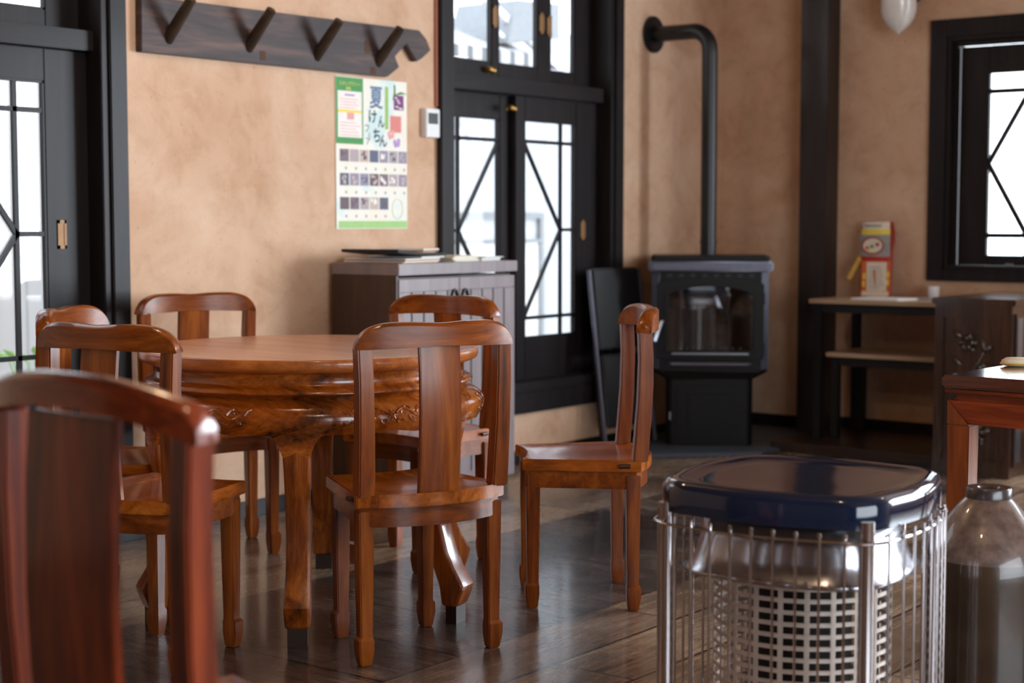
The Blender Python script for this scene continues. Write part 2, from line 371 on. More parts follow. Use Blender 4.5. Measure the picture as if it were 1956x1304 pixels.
def window_left(name, W, label):
    y0, y1, z0, z1 = W
    r = bpy.data.objects.new(name, None); COL.objects.link(r); struct(r, label, 'window')
    m = MB(); fx = XW + .03
    a = .088
    for (p, q, d) in ((y0 - .075, y0 + .0, fx), (y1 + .0, y1 + .075, fx)): m.box(XW - .0, d, p, q, z0 - .1, z1 + .08)
    m.box(XW, fx, y0, y1, z1, z1 + .08)
    m.box(XW, fx + .005, y0, y1, z0 - .1, z0)
    m.build('casing', 'dark_wood', r, bevel=.004)
    m = MB()   # jamb lining inside the opening
    m.box(XW - .155, fx - .012, y0, y0 + .03, z0, z1).box(XW - .155, fx - .012, y1 - .03, y1, z0, z1).box(XW - .155, fx - .012, y0 + .03, y1 - .03, z1 - .03, z1)
    m.build('jamb', 'dark_wood', r, bevel=.003)
    box(XW - .155, fx + .012, y0 + .03, y1 - .03, z0, z0 + .045).build('sill', 'dark_wood_y', r, bevel=.003)
    box(XW - .155, XW - .02, y0 + .03, y1 - .03, 1.736, 1.806).build('transom', 'dark_wood_y', r, bevel=.003)
    yc = y0 + .578
    R = sash_x(r, yc, y1 - .031, z0 + .047, 1.734, yc + .073, yc + .492, .585, 1.624, XW - .062, .034, True, 1)
    L = sash_x(r, y0 + .031, yc + .05, z0 + .047, 1.734, yc - .49, yc - .07, .585, 1.624, XW - .102, .034, True, -1)
    pull_x(R, yc + .552, 1.10, XW - .061)
    # upper sliding sashes
    zs0, zs1, g0, g1 = 1.808, z1 - .031, 1.872, z1 - .08
    A = sash_x(r, y0 + .031, yc - .13, zs0, zs1, y0 + .1, yc - .185, g0, g1, XW - .062, .03, False)
    B = sash_x(r, yc - .13, yc + .285, zs0, zs1, yc - .128 + .0, yc + .175, g0, g1, XW - .064, .03, False)
    Cc = sash_x(r, yc + .25, y1 - .031, zs0, zs1, yc + .296, yc + .53, g0, g1, XW - .1, .03, False)
    pull_x(A, yc - .158, 2.086, XW - .061); pull_x(B, yc + .206, 2.09, XW - .063); pull_x(B, yc + .268, 2.082, XW - .063)
    knob_x(r, yc - .225, 1.838, XW - .062); knob_x(r, yc - .068, 1.672, XW - .062)
    return r
window_left('window_1', W1, 'dark lattice sliding window at the left edge beside the coat rack')
window_left('window_2', W2, 'dark lattice sliding window between the cabinet and the stove')

def window_back():
    x0, x1, z0, z1 = W3
    r = bpy.data.objects.new('window_3', None); COL.objects.link(r); struct(r, 'small dark lattice window above the carved chest', 'window')
    m = MB(); fy = YB - .03
    m.box(x0 - .09, x0, fy, YB, z0 - .06, z1 + .09).box(x1, x1 + .09, fy, YB, z0 - .06, z1 + .09).box(x0, x1, fy, YB, z1, z1 + .09).box(x0, x1, fy, YB, z0 - .06, z0)
    m.build('casing', 'dark_wood', r, bevel=.004)
    m = MB(); m.box(x0, x0 + .02, fy + .012, YB + .155, z0, z1).box(x1 - .02, x1, fy + .012, YB + .155, z0, z1).box(x0 + .02, x1 - .02, fy + .012, YB + .155, z1 - .02, z1).box(x0 + .02, x1 - .02, fy - .01, YB + .155, z0, z0 + .02)
    m.build('jamb', 'dark_wood', r, bevel=.003)
    m = MB(); m.box(x0 + .02, x0 + .04, YB + .02, YB + .055, z0 + .02, z1 - .02).box(x1 - .04, x1 - .02, YB + .02, YB + .055, z0 + .02, z1 - .02).box(x0 + .04, x1 - .04, YB + .02, YB + .055, z1 - .045, z1 - .02).build('stop', 'dark_wood', r, bevel=.003)
    xc = (x0 + x1) / 2
    for s in (-1, 1):
        a, b = (x0 + .041, xc) if s < 0 else (xc, x1 - .041)
        ga, gb = a + .15, b - .05
        if s > 0: ga, gb = a + .05, b - .15
        za, zb, g0, g1 = z0 + .021, z1 - .046, .972, 1.885
        yf = YB + .06; t = .032
        m = MB(); m.box(a, ga, yf, yf + t, za, zb).box(gb, b, yf, yf + t, za, zb).box(ga, gb, yf, yf + t, za, g0).box(ga, gb, yf, yf + t, g1, zb)
        sh = m.build('sash', 'dark_wood', r, bevel=.003)
        box(ga - .004, gb + .004, yf + .016, yf + .02, g0 - .004, g1 + .004).build('pane', 'glass', sh)
        m = MB(); w, h = .024, .014; ym = yf + .009; xm = (ga + gb) / 2; zt, zb2 = g1 - .09, g0 + .1; zm = (zt + zb2) / 2
        m.bar((ga, ym, zt), (gb, ym, zt), h, w).bar((ga, ym, zb2), (gb, ym, zb2), h, w)
        m.bar((xm, ym, zt), (xm, ym, g1), h, w, (1, 0, 0)).bar((xm, ym, g0), (xm, ym, zb2), h, w, (1, 0, 0))
        for p, q in (((xm, zt), (ga, zm)), ((ga, zm), (xm, zb2)), ((xm, zt), (gb, zm)), ((gb, zm), (xm, zb2))): m.bar((p[0], ym, p[1]), (q[0], ym, q[1]), h, w)
        m.build('lattice', 'dark_wood', sh)
    m = MB(); m.tube([(x0 + .31, YB + .06, .925), (x0 + .31, YB + .035, .925)], .008, 8).box(x0 + .295, x0 + .335, YB + .05, YB + .06, .915, .932); m.build('window_lock', 'steel', r)
window_back()

# ------------------------------------------------------------------ chairs
def chair_proto(mx, mz, my, dh=0.0, name='dining_chair', sw=.058, arch=False):
    root = bpy.data.objects.new(name, None); COL.objects.link(root); root.empty_display_size = .1
    N = 14
    # seat plate: narrow scooped front, bowed back
    def outline(g=0):
        P = []
        for i in range(N + 1):
            t = -1 + 2 * i / N; P.append((t * (.215 - g), -.168 - .058 * (1 - t * t) + g))
        for i in range(N + 1):
            t = 1 - 2 * i / N; P.append((t * (.157 - g), .178 - .026 * (1 - t * t) - g))
        return P
    m = MB(); m.prism(outline(), .414, .45)
    m.b.faces.ensure_lookup_table(); bmesh.ops.recalc_face_normals(m.b, faces=m.b.faces)
    top = [f for f in m.b.faces if f.normal.z > .9]
    bmesh.ops.inset_region(m.b, faces=top, thickness=.026, depth=0)
    for v in {v for f in m.b.faces if f.normal.z > .9 and len(f.verts) > 8 for v in f.verts}: v.co.z -= .006
    seat = m.build('seat', my, root, bevel=.003)
    m = MB(); o, i_ = outline(.012), outline(.032)
    m.rings([[(x, y, .362) for x, y in o], [(x, y, .414) for x, y in o], [(x, y, .414) for x, y in i_], [(x, y, .362) for x, y in i_]], closed=True)
    m.build('apron', mx, root, bevel=.002)
    for sx, sy in ((-1, -1), (1, -1), (-1, 1), (1, 1)):
        cx, cy = (sx * .186, -.148) if sy < 0 else (sx * .129, .143)
        m = MB(); tab = [(.404, .021, 0), (.25, .0195, 0), (.092, .017, 0), (.076, .017, 0), (.068, .021, 1), (.04, .021, 1), (.006, .0165, .6), (0, .0155, .5)]
        rr = []
        for z, h, k in tab:
            ox, oy = sx * .0025 * k, sy * .0025 * k
            rr.append([(cx + ox + a * h, cy + oy + b * h, z) for a, b in ((-1, -1), (1, -1), (1, 1), (-1, 1))])
        m.rings(rr[::-1]); m.build('leg', mz, root, bevel=.003)
        px = sx * (.2155 if sy < 0 else .1595); py = -.12 if sy < 0 else .13
        q = MB(); q.tube([(px - sx * .003, py - .016, .432), (px - sx * .003, py + .016, .432)], .0065, 8); 
        q.b.verts.ensure_lookup_table(); q.build('dowel_plug', 'plug', seat, label='dark dowel plug')
    H = .892 + dh
    zr = .824 + dh
    for s in (-1, 1):
        m = MB(); rr = []
        for z, x, y, w, d in ((.444, .193, -.166, .023, .022), (.52, .194, -.172, .0225, .022), (.62, .196, -.179, .0215, .0215), (.74 + dh * .5, .198, -.182, .0205, .021), (zr + .004, .2, -.178, .02, .0205)):
            rr.append([(s * x + a * w, y + b * d, z) for a, b in ((-1, -1), (1, -1), (1, 1), (-1, 1))])
        m.rings(rr); m.build('back_post', mz, root, bevel=.004)
    m = MB(); rr = []
    for z, y in ((.444, -.206), (.55, -.217), (.66, -.222), (.76 + dh * .5, -.220), (zr + .012, -.212)):
        rr.append([(-sw, y - .0075 + .003, z), (-.02, y - .0075, z), (.02, y - .0075, z), (sw, y - .0075 + .003, z), (sw, y + .0075 + .003, z), (.02, y + .0075, z), (-.02, y + .0075, z), (-sw, y + .0075 + .003, z)])
    m.rings(rr); m.build('splat', mz, root, bevel=.002)
    m = MB(); rr = []; K = 36; HW = .221
    for i in range(K + 1):
        t = math.sin((-1 + 2 * i / K) * PI / 2); x = t * HW; a = abs(t)
        yc = -.222 + .050 * a ** 2.2
        if arch:
            zt = H - .036 * a ** 2.3; zb = zt - .044
            if a > .9: zt -= .022 * (1 - math.sqrt(max(0, 1 - ((a - .9) / .1) ** 2)))
        else:
            zt = H - .002 - .002 * math.cos(min(a / .4, 1) * PI)
            zb = zr - .002 + .007 * (1 - a)
            if a > .52: zt = zb + .006 + (H - zb - .006) * max(0, 1 - ((a - .52) / .48) ** 2.5) ** .5
        d = .020 + .003 * a; e = min(.007, (zt - zb) * .3)
        dy = .050 * 2.2 * a ** 1.2 / HW * (1 if t > 0 else -1)
        nx, ny = -dy * .6, 1.0; ln = math.hypot(nx, ny); nx, ny = nx / ln, ny / ln
        sec = [(-d, zb), (d, zb), (d, zt - e * 1.4), (d - e, zt - .002), (0, zt), (-d + e, zt - .002), (-d, zt - e * 1.4)]
        rr.append([(x + nx * u, yc + ny * u, z) for u, z in sec])
    m.rings(rr); m.build('top_rail', mx, root, bevel=.003, ang=40)
    return root
proto = chair_proto('chair_x', 'chair_z', 'chair_y')
GC = 'orange wood chairs round the table'
chairs = [
    ((-2.881, 3.278), 156.3, 'orange wooden dining chair in front of the round table, back to the viewer'),
    ((-2.830, 4.011), 221.0, 'orange wooden dining chair seen side-on at the right of the round table'),
    ((-3.337, 2.806), 100.0, 'orange wooden dining chair at the left front of the table, behind the dark red chair'),
    ((-4.218, 3.827), -18.3, 'orange wooden dining chair behind the table against the bare plaster wall'),
    ((-3.577, 4.11), -85.5, 'orange wooden dining chair behind the table in front of the grey cabinet'),
    ((-3.823, 3.123), 29.7, 'orange wooden dining chair beside the left window, mostly hidden by another chair')]
for i, (c, a, lab) in enumerate(chairs):
    o = proto if i == 0 else copy_tree(proto)
    o.location = (c[0], c[1], 0); o.rotation_euler = (0, 0, math.radians(a - 90)); tag(o, lab, 'chair', GC)
near = chair_proto('red_x', 'red_z', 'red_x', .066, 'armless_chair', .095, True)
near.location = (-1.698, 1.512, 0); near.rotation_euler = (0, 0, math.radians(87 - 90))
tag(near, 'dark red wooden chair in the left foreground, out of focus', 'chair')

# ------------------------------------------------------------------ round table
def round_table():
    c = (-3.41, 3.456)
    r = thing('round_table', 'round carved orange wooden table with six curved legs among the chairs', 'table', (c[0], c[1], 0))
    LA = [math.radians(-50 + 60 * k) for k in range(6)]
    n = 144; ZT = .775
    m = MB(); m.lathe([(0, ZT), (.48, ZT), (.4985, ZT - .0004), (.5, ZT - .002), (.5, ZT - .022), (.497, ZT - .028), (.488, ZT - .033), (.472, ZT - .038), (.462, ZT - .04), (0, ZT - .04)], n)
    top = m.build('tabletop', 'table_top', r, ang=50)
    m = MB(); m.lathe([(.43, ZT - .04), (.463, ZT - .04), (.458, ZT - .048), (.457, ZT - .07), (.462, ZT - .077), (.474, ZT - .08), (.483, ZT - .086), (.484, ZT - .093), (.477, ZT - .099), (.464, ZT - .103), (.46, ZT - .108), (.43, ZT - .108), (.43, ZT - .04)], n)
    m.build('waist_moulding', 'table', r, ang=50)
    # bulging apron with scalloped lower edge
    def zbot(th):
        d = min(abs((th - a + PI) % (2 * PI) - PI) for a in LA) * 180 / PI
        z = .574 + .006 * math.exp(-((d - 30) / 4) ** 2) - .004 * math.exp(-((d - 20) / 3) ** 2)
        if d < 9: z -= .062 * ((9 - max(d, 4.2)) / 4.8) ** 2.2
        return z
    prof = [(0, .455), (.06, .47), (.2, .496), (.4, .512), (.6, .516), (.8, .511), (1, .500)]
    def surf(th, z, off=0):
        t = (ZT - .106 - z) / (ZT - .106 - .571)
        rr = interp(prof, min(max(t, 0), 1))[0]
        if t > 1: rr = .5 - (t - 1) * .006
        return ((rr + off) * math.cos(th), (rr + off) * math.sin(th), z)
    rings = []
    ns = 12
    for j in range(360):
        th = 2 * PI * j / 360; zb = zbot(th); z0 = ZT - .106
        out = [surf(th, lerp(z0, zb, k / ns)) for k in range(ns + 1)]
        inn = [surf(th, lerp(zb, z0, k / 3), -.026 if k < 3 else -.02) for k in range(4)]
        rings.append(out + inn)
    m = MB(); m.rings(rings, closed=True); ap = m.build('apron', 'table', r, ang=40)
    # carved scrolls in relief on every apron field
    for k in range(6):
        mid = LA[k] + math.radians(30); m = MB()
        def P(u, v): return surf(mid + u / .515, .622 + v, -.0005)
        for s in (-1, 1):
            m.tube([P(s * (.012 + .15 * t), .012 * math.sin(t * 9) + .004) for t in [i / 16 for i in range(17)]], [.0048 * (1 - .6 * i / 16) for i in range(17)], 6)
            for q in range(5):
                u0 = .022 + q * .026; sg = 1 if q % 2 else -1
                m.tube([P(s * (u0 + .014 * (1 - .12 * i) * math.cos(i * .75)), sg * .013 + .012 * (1 - .12 * i) * math.sin(i * .75) * sg) for i in range(8)], [.0036 - .0003 * i for i in range(8)], 6)
                m.tube([P(s * (u0 + .004), -sg * .004), P(s * (u0 + .012), -sg * .016), P(s * (u0 + .022), -sg * .021)], [.0042, .0034, .0015], 6)
        for i in range(7):
            a = i * 2 * PI / 7
            m.tube([P(.004 * math.cos(a), .004 * math.sin(a)), P(.015 * math.cos(a), .015 * math.sin(a))], [.005, .0025], 6)
        m.build('carved_scroll', 'table', ap)
    path = [(.6, .45, .493, .042), (.55, .45, .4948, .038), (.51, .447, .4958, .0365), (.46, .438, .489, .0345), (.4, .426, .477, .0335), (.34, .417, .467, .033), (.28, .414, .466, .0325), (.21, .424, .485, .0325), (.16, .440, .508, .033), (.125, .455, .531, .0345), (.112, .460, .538, .035), (.1, .463, .536, .035), (.06, .468, .520, .034), (.054, .470, .516, .033), (.05, .476, .512, .030)]
    for a in LA:
        m = MB(); rr = []
        ca, sa = math.cos(a), math.sin(a)
        for z, ri, ro, w in path[::-1]:
            bo = min(.006, w * .3)
            sec = [(ri, -w), (ri, w), (ro - bo, w), (ro, w - bo), (ro + .002, 0), (ro, -w + bo), (ro - bo, -w)]
            rr.append([(x * ca - y * sa, x * sa + y * ca, z) for x, y in sec])
        m.rings(rr); lg = m.build('leg', 'table_leg', r, bevel=.0015, ang=30)
        m = MB(); m.rings([[(x * ca - y * sa, x * sa + y * ca, z) for x, y in ((.478, -.027), (.478, .027), (.513, .027), (.513, -.027))] for z in (0, .051)]); m.build('foot_block', 'foot', lg, label='dark square foot block')
round_table()

# ------------------------------------------------------------------ coat rack, calendar, thermostat
def coat_rack():
    r = thing('coat_rack', 'dark old beam coat rack with four slanted pegs, high on the plaster wall', 'coat rack')
    pts = [(3.815, 1.746), (5.122, 1.747), (5.195, 1.793), (5.169, 1.835), (5.24, 1.893), (5.307, 1.824), (5.345, 1.842), (5.4, 1.88), (5.372, 1.925), (5.325, 1.958), (3.817, 1.943)]
    m = MB(); m.prism(pts, XW + .001, XW + .034, 'X'); b = m.build('board', 'rack', r, bevel=.003)
    for y, z in ((3.943, 1.80), (4.336, 1.802), (4.703, 1.797), (5.064, 1.80)):
        m = MB(); m.tube([(XW + .02, y, z - .006), (XW + .06, y + .002, z + .038), (XW + .15, y + .006, z + .135)], [.021, .022, .019], 12); m.build('peg', 'peg', r, bevel=.002)
    for y, z, h in ((4.34, 1.858, .03), (4.405, 1.777, .035), (4.995, 1.86, .05), (5.03, 1.765, .03)):
        box(XW + .033, XW + .0352, y - .014, y + .014, z - h / 2, z + h / 2).build('mortise', plain('mortise_brown', srgb(84, 52, 32), .8) if 'mort' not in M else M['mort'], b)
coat_rack()

def text_mesh(body, name, mat, parent, y, z, h, x, sx=1.0, weight=0.0):
    cu = bpy.data.curves.new(name, 'FONT'); cu.body = body; cu.size = 1; cu.align_x = 'CENTER'; cu.align_y = 'CENTER'; cu.offset = weight; cu.resolution_u = 3
    o = bpy.data.objects.new(name, cu); COL.objects.link(o)
    dg = bpy.context.evaluated_depsgraph_get(); me = bpy.data.meshes.new_from_object(o.evaluated_get(dg))
    bpy.data.objects.remove(o)
    xs = [v.co.x for v in me.vertices]; ys = [v.co.y for v in me.vertices]
    if not xs: return None
    w, hh = max(xs) - min(xs), max(ys) - min(ys); cx, cy = (max(xs) + min(xs)) / 2, (max(ys) + min(ys)) / 2
    k = h / max(hh, 1e-6)
    for v in me.vertices: v.co = Vector((x, y + (v.co.x - cx) * k * sx, z + (v.co.y - cy) * k))
    me.materials.clear(); me.materials.append(M[mat]); me.name = name
    ob = bpy.data.objects.new(name, me); COL.objects.link(ob); ob.parent = parent
    return ob

def calendar():
    y0, y1, z0, z1 = 4.836, 5.274, 1.113, 1.735
    r = thing('wall_calendar', 'tall green and cream calendar poster with Japanese writing under the coat rack', 'poster')
    p = box(XW + .001, XW + .004, y0, y1, z0, z1).build('sheet', 'poster', r)
    u = lambda a: y0 + (a - 45) / 547 * (y1 - y0)
    v = lambda b: z1 - (b - 75) / 1172 * (z1 - z0)
    cnt = [0]
    def R(a0, a1, b0, b1, mat, name='printed_block', lay=0):
        x = XW + .0042 + lay * .0003
        return box(x - .001, x, u(a0), u(a1), v(b1), v(b0)).build(name, mat, r)
    R(60, 590, 1185, 1242, 'lgreen', 'printed_band'); R(46, 250, 80, 590, 'green', 'stamp_card')
    R(60, 240, 185, 540, 'white', 'stamp_card_panel', 1); R(60, 240, 328, 350, 'yel', 'printed_band', 2); R(128, 180, 350, 402, 'rose', 'printed_stamp', 2)
    text_mesh('スタンプラリー', 'card_title', 'yel', r, u(150), v(128), .016, XW + .0047, 1.0)
    text_mesh('募集', 'card_subtitle', 'yel', r, u(140), v(166), .014, XW + .0047)
    for b in (208,): R(112, 186, b, b + 14, 'lilac', 'printed_line', 2)
    for b in list(range(245, 325, 22)) + list(range(425, 530, 24)): R(75, random.randint(190, 228), b, b + 5, 'rose', 'print_line', 2)
    R(418, 445, 125, 460, 'strip', 'printed_strip'); R(488, 566, 185, 302, 'purple', 'printed_label', 1); R(458, 546, 350, 482, 'pink', 'printed_block', 1)
    for a, b in ((505, 205), (520, 225), (530, 243), (512, 275), (535, 285), (548, 290)): R(a - 9, a + 9, b - 4, b + 6, 'white', 'label_mark', 2)
    m = MB(); x = XW + .0066; m.tube([(x, u(492), v(105)), (x, u(494), v(160)), (x, u(482), v(225))], .0022, 6).tube([(x, u(500), v(182)), (x, u(545), v(165)), (x, u(585), v(172))], [.002, .005, .001], 6); m.build('printed_leaf', 'green', r)
    for mat, a, b in (('rose', 463, 502), ('lilac', 508, 565)):
        m = MB()
        for dx, dy in ((-14, -8), (14, -14), (-10, 12), (12, 10)): m.lathe([(0, 0), (.0105, .0001), (0, .0002)], 10)
        vs = list(m.b.verts); k = len(vs) // 4
        for i, (dx, dy) in enumerate(((-14, -6), (16, -16), (-8, 14), (14, 8))):
            for w in vs[i * k:(i + 1) * k]: w.co = Vector((XW + .0045 + w.co.z, u(a + dx) + w.co.x, v(b + dy) + w.co.y * 1.2))
        m.build('printed_butterfly', mat, r)
    X = XW + .0047
    text_mesh('夏', 'title_writing', 'inkblue', r, u(350), v(218), .092, X, .82, .02)
    text_mesh('け', 'title_writing', 'ink', r, u(322), v(368), .054, X, .95, .022)
    text_mesh('ん', 'title_writing', 'ink', r, u(388), v(402), .05, X, .75, .022)
    text_mesh('ち', 'title_writing', 'ink', r, u(352), v(512), .056, X, .85, .022)
    text_mesh('ん', 'title_writing', 'ink', r, u(402), v(552), .05, X, .9, .022)
    for ch, a, b, h in (('フ', 278, 462, .028), ('ェ', 294, 512, .014), ('ア', 286, 562, .028)): text_mesh(ch, 'title_writing', 'ink', r, u(a), v(b), h, X, .9, .008)
    cols = ['ph1', 'ph2', 'ph3', 'ph4', 'ph6', 'ph2', 'ph5']
    for row, (b0, b1, nc) in enumerate(((630, 725, 7), (815, 910, 7), (1000, 1095, 5))):
        for cI in range(nc):
            a0 = 72 + cI * 75; base = cols[(cI * 3 + row * 2) % 7] if cI < 5 else ('ph2', 'ph4')[cI % 2]
            t = R(a0, a0 + 68, b0, b1, base, 'printed_photo')
            m = MB()
            for q in range(5):
                aa = a0 + random.uniform(6, 44); bb = b0 + random.uniform(8, 62)
                m.box(XW + .0042, XW + .0044 + q * .00003, u(aa), u(aa + random.uniform(10, 20)), v(bb + random.uniform(12, 28)), v(bb))
            m.build('photo_detail', random.choice(['ph3', 'ph5', 'ph6', 'ph4', 'white']), t)
        for cI in range(nc): R(112 + cI * 75, 124 + cI * 75, b1 + 42, b1 + 62, 'grey', 'caption_mark')
    m = MB(); m.tube([(XW + .0043, u(512) + .033 * math.cos(i * PI / 12), v(1090) + .042 * math.sin(i * PI / 12)) for i in range(24)], .0016, 6, True); m.build('printed_seal', 'seal', r)
calendar()
t = thing('thermostat', 'white wall controller with dark screen beside the window casing', 'thermostat')
box(XW - .002, XW + .03, 5.372, 5.464, 1.508, 1.63).build('case', 'white_plastic', t, bevel=.003)
box(XW + .03, XW + .0312, 5.386, 5.45, 1.565, 1.612).build('screen', 'screen', t)

# ------------------------------------------------------------------ grey cabinet and papers
def cabinet():
    x0, x1, y0, y1, H = XW + .032, -4.232, 4.775, 5.545, .977
    r = thing('shoe_cabinet', 'waist-high cabinet with grey slatted doors and brown side against the plaster wall', 'cabinet', (0, 0, 0))
    m = MB(); m.box(x0, x1 - .022, y0 + .012, y1 - .012, .05, H - .055); m.build('body', 'cab_side', r, bevel=.002)
    box(x0, x1 - .03, y0 + .02, y1 - .02, 0, .05).build('plinth', 'cab_side', r)
    m = MB(); m.box(x0, x1 + .008, y0, y1, H - .045, H).build('top', 'cab_front', r, bevel=.003)
    box(x0 - .0, x1 - .005, y0 + .0005, y0 + .012, .04, H - .046).build('side_panel', 'cab_side', r)
    yc = (y0 + y1) / 2
    for s in (-1, 1):
        a, b = (y0 + .012, yc - .0015) if s < 0 else (yc + .0015, y1 - .012)
        d = MB(); za, zb = .055, H - .062
        d.box(x1 - .02, x1 - .013, a, b, za, zb)
        dr = d.build('door', 'cab_front', r)
        m = MB(); m.box(x1 - .0135, x1, a, b, zb - .05, zb).box(x1 - .0135, x1, a, b, za, za + .05)
        k = 5; w = (b - a) / k
        for i in range(k):
            p, q = a + i * w + .0035, a + (i + 1) * w - .0035
            m.box(x1 - .0135, x1, p if i else a, q if i < k - 1 else b, za + .05, zb - .052)
        m.build('door_slats', 'cab_front', dr, bevel=.0015)
        yh = yc + s * .034
        m = MB(); m.tube([(x1 + .004, yh + s * .0 + .022 * math.cos(PI * i / 12), .79 + .075 * math.sin(PI * i / 12) ** .8) for i in range(13)], .006, 8); m.build('handle', 'iron', dr, label='black arched handle')
    return r
cabinet()
H = .977
def sheet_stack(name, label, cat, x, y, w, h, rz, n, z, mat='paper', t=.0022, jit=.012, group=None):
    r = thing(name, label, cat, (x, y, z), rz, group)
    for i in range(n):
        dx, dy = random.uniform(-jit, jit), random.uniform(-jit, jit)
        box(-w / 2 + dx, w / 2 + dx, -h / 2 + dy, h / 2 + dy, i * t, i * t + t * .9).build('sheet', mat if i % 2 == 0 else 'paper', r)
    return r
sheet_stack('brochure', 'brown card folder lying under the black folder on the cabinet', 'folder', -4.4, 4.93, .3, .24, .1, 4, H, 'kraft', .005)
def black_folder():
    r = thing('black_folder', 'thin black folder with a lifted edge on the cabinet', 'folder', (-4.39, 4.94, H + .0202), .2)
    m = MB(); rr = []
    for i in range(13):
        t = i / 12; y = -.2 + .4 * t; z = .006 + .020 * (1 - t) ** 2
        rr.append([(-.13, y, z), (.13, y, z), (.13, y, z + .012), (-.13, y, z + .012)])
    m.rings(rr); m.build('cover', 'black', r, bevel=.002)
    box(-.125, .125, .0, .19, .0, .0055).build('inner_sheets', 'paper', r)
black_folder()
sheet_stack('clipboard', 'brown clipboard on top of the black folder', 'clipboard', -4.41, 5.055, .2, .16, .3, 2, H + .0445, 'kraft', .006, .004)
sheet_stack('leaflet_stack', 'cream leaflets fanned beside the black folder on the cabinet', 'leaflets', -4.36, 5.25, .2, .15, -.06, 7, H, 'cream', .0036, .01)
sheet_stack('leaflet_stack', 'white leaflets on the right end of the cabinet top', 'leaflets', -4.39, 5.44, .2, .15, .12, 5, H, 'paper', .0034, .01)

# ------------------------------------------------------------------ pellet stove with pipe
def stove():
    F = Vector((-4.135, 7.012)); ang = math.radians(-57.5 + 90)
    r = thing('pellet_stove', 'black pellet stove with arched glass door standing in the corner', 'stove', (F.x, F.y, .0203), ang)
    # local: x right, -y towards the room (front plane y=0), z up
    D = .4
    def octo(hw, y0, y1, ch): return [(-hw + ch, y0), (hw - ch, y0), (hw, y0 + ch), (hw, y1), (-hw, y1), (-hw, y0 + ch)]
    m = MB(); m.prism(octo(.215, .012, D - .04, .025), 0, .335); ped = m.build('pedestal', 'stove', r, bevel=.004)
    m = MB(); m.box(-.165, .165, .004, .013, .04, .3).build('pedestal_door', 'stove', ped, bevel=.004)
    m = MB(); m.box(-.11, .11, -.0005, .005, .085, .26).build('pedestal_panel', 'stove', ped, bevel=.003)
    box(-.2, -.192, -.004, .012, .13, .17).build('pedestal_latch', 'steel', ped)
    m = MB(); m.prism(octo(.288, .0, D - .01, .035), .372, .875); body = m.build('body', 'stove', r, bevel=.004)
    m = MB(); m.rings([[(p[0], p[1], .335) for p in octo(.215, .012, D - .02, .025)], [(p[0], p[1], .372) for p in octo(.287, .0, D - .01, .035)]]).build('skirt', 'stove', r)
    for s in (-1, 1): box(s * .2885 if s > 0 else -.2925, .2925 if s > 0 else -.2885, .05, D - .03, .385, .865).build('side_panel', 'stove_side', r, bevel=.002)
    for s in (-1, 1):
        m = MB(); m.prism([(s * .2535, -.0012), (s * .2895, .0345), (s * .287, .037), (s * .251, .0013)], .385, .872); m.build('lit_corner_strip', 'stove_side', r)  # paler strips added over the black chamfers, imitating window light on them
    m = MB(); m.prism(octo(.31, -.03, D, .02), .875, .925); m.build('top_plate', 'stove_side', r, bevel=.008)
    m = MB(); m.prism(octo(.295, -.012, D - .01, .02), .925, .952); m.build('top_lid', 'stove', r, bevel=.006)
    for i in range(8): box(-.215 + i * .058, -.19 + i * .058, -.003, .0, .845, .862).build('vent_slot', 'black', body)
    # door with arched opening
    def arch(hw, zb, zs, zt, n=16): return [(-hw, zb), (hw, zb), (hw, zs)] + [(hw * math.cos(PI * i / n), zs + (zt - zs) * math.sin(PI * i / n) ** 1.2) for i in range(1, n)] + [(-hw, zs)]
    n = 16; O = arch(.264, .44, .81, .845, n); I = arch(.212, .482, .75, .80, n)
    m = MB(); m.rings([[(x, -.0, z) for x, z in O], [(x, -.028, z) for x, z in O], [(x, -.028, z) for x, z in I], [(x, -.0, z) for x, z in I]], closed=True)
    door = m.build('door', 'stove', r, bevel=.003)
    m = MB(); a = arch(.227, .469, .763, .814, n); b = arch(.214, .48, .752, .802, n)
    m.rings([[(x, -.027, z) for x, z in a], [(x, -.034, z) for x, z in a], [(x, -.034, z) for x, z in b], [(x, -.027, z) for x, z in b]], closed=True); m.build('door_trim', 'stove', door)
    m = MB(); m.prism(I, -.014, -.010, 'Y'); m.build('door_glass', 'stove_glass', door)
    m = MB(); m.box(-.21, .21, -.0015, -.0005, .485, .79).build('firebox_back', 'burner', door)
    m = MB(); m.box(-.19, .19, -.036, -.03, .462, .470)
    for i in range(9): m.tube([(-.15 + i * .0375, -.03, .49), (-.15 + i * .0375, -.034, .496)], .005, 6)
    m.build('air_wash_bar', 'steel', door)
    for z in (.49, .74): MB().tube([(.262, -.012, z - .03), (.262, -.012, z + .03)], .008, 8).build('hinge', 'stove', door)
    m = MB(); m.tube([(-.235, -.02, .63), (-.238, -.055, .625), (-.262, -.075, .565), (-.275, -.08, .53)], [.008, .009, .011, .011], 8); m.build('door_handle', 'steel', door, label='steel lever handle')
    m = MB(); m.tube([(-.2, -.006, .412), (-.19, -.02, .412), (.19, -.02, .412), (.2, -.006, .412)], .010, 8); m.build('ash_bar', 'stove_side', r)
    return r
stove()
r = thing('stove_pipe', 'black flue pipe rising from the stove and bending into the wall', 'pipe')
px, py = -4.27, 7.215
pts = [(px, py, .973), (px, py, 1.99)] + [(px - .10 * (1 - math.cos(a)), py, 2.01 + .10 * math.sin(a)) for a in [i * PI / 16 for i in range(1, 9)]] + [(XW + .02, py, 2.11)]
MB().tube(pts, .04, 20).build('pipe', 'pipe', r, ang=60)
MB().tube([(px, py, 1.03), (px, py, 1.045)], .044, 20).build('clamp', 'pipe', r)
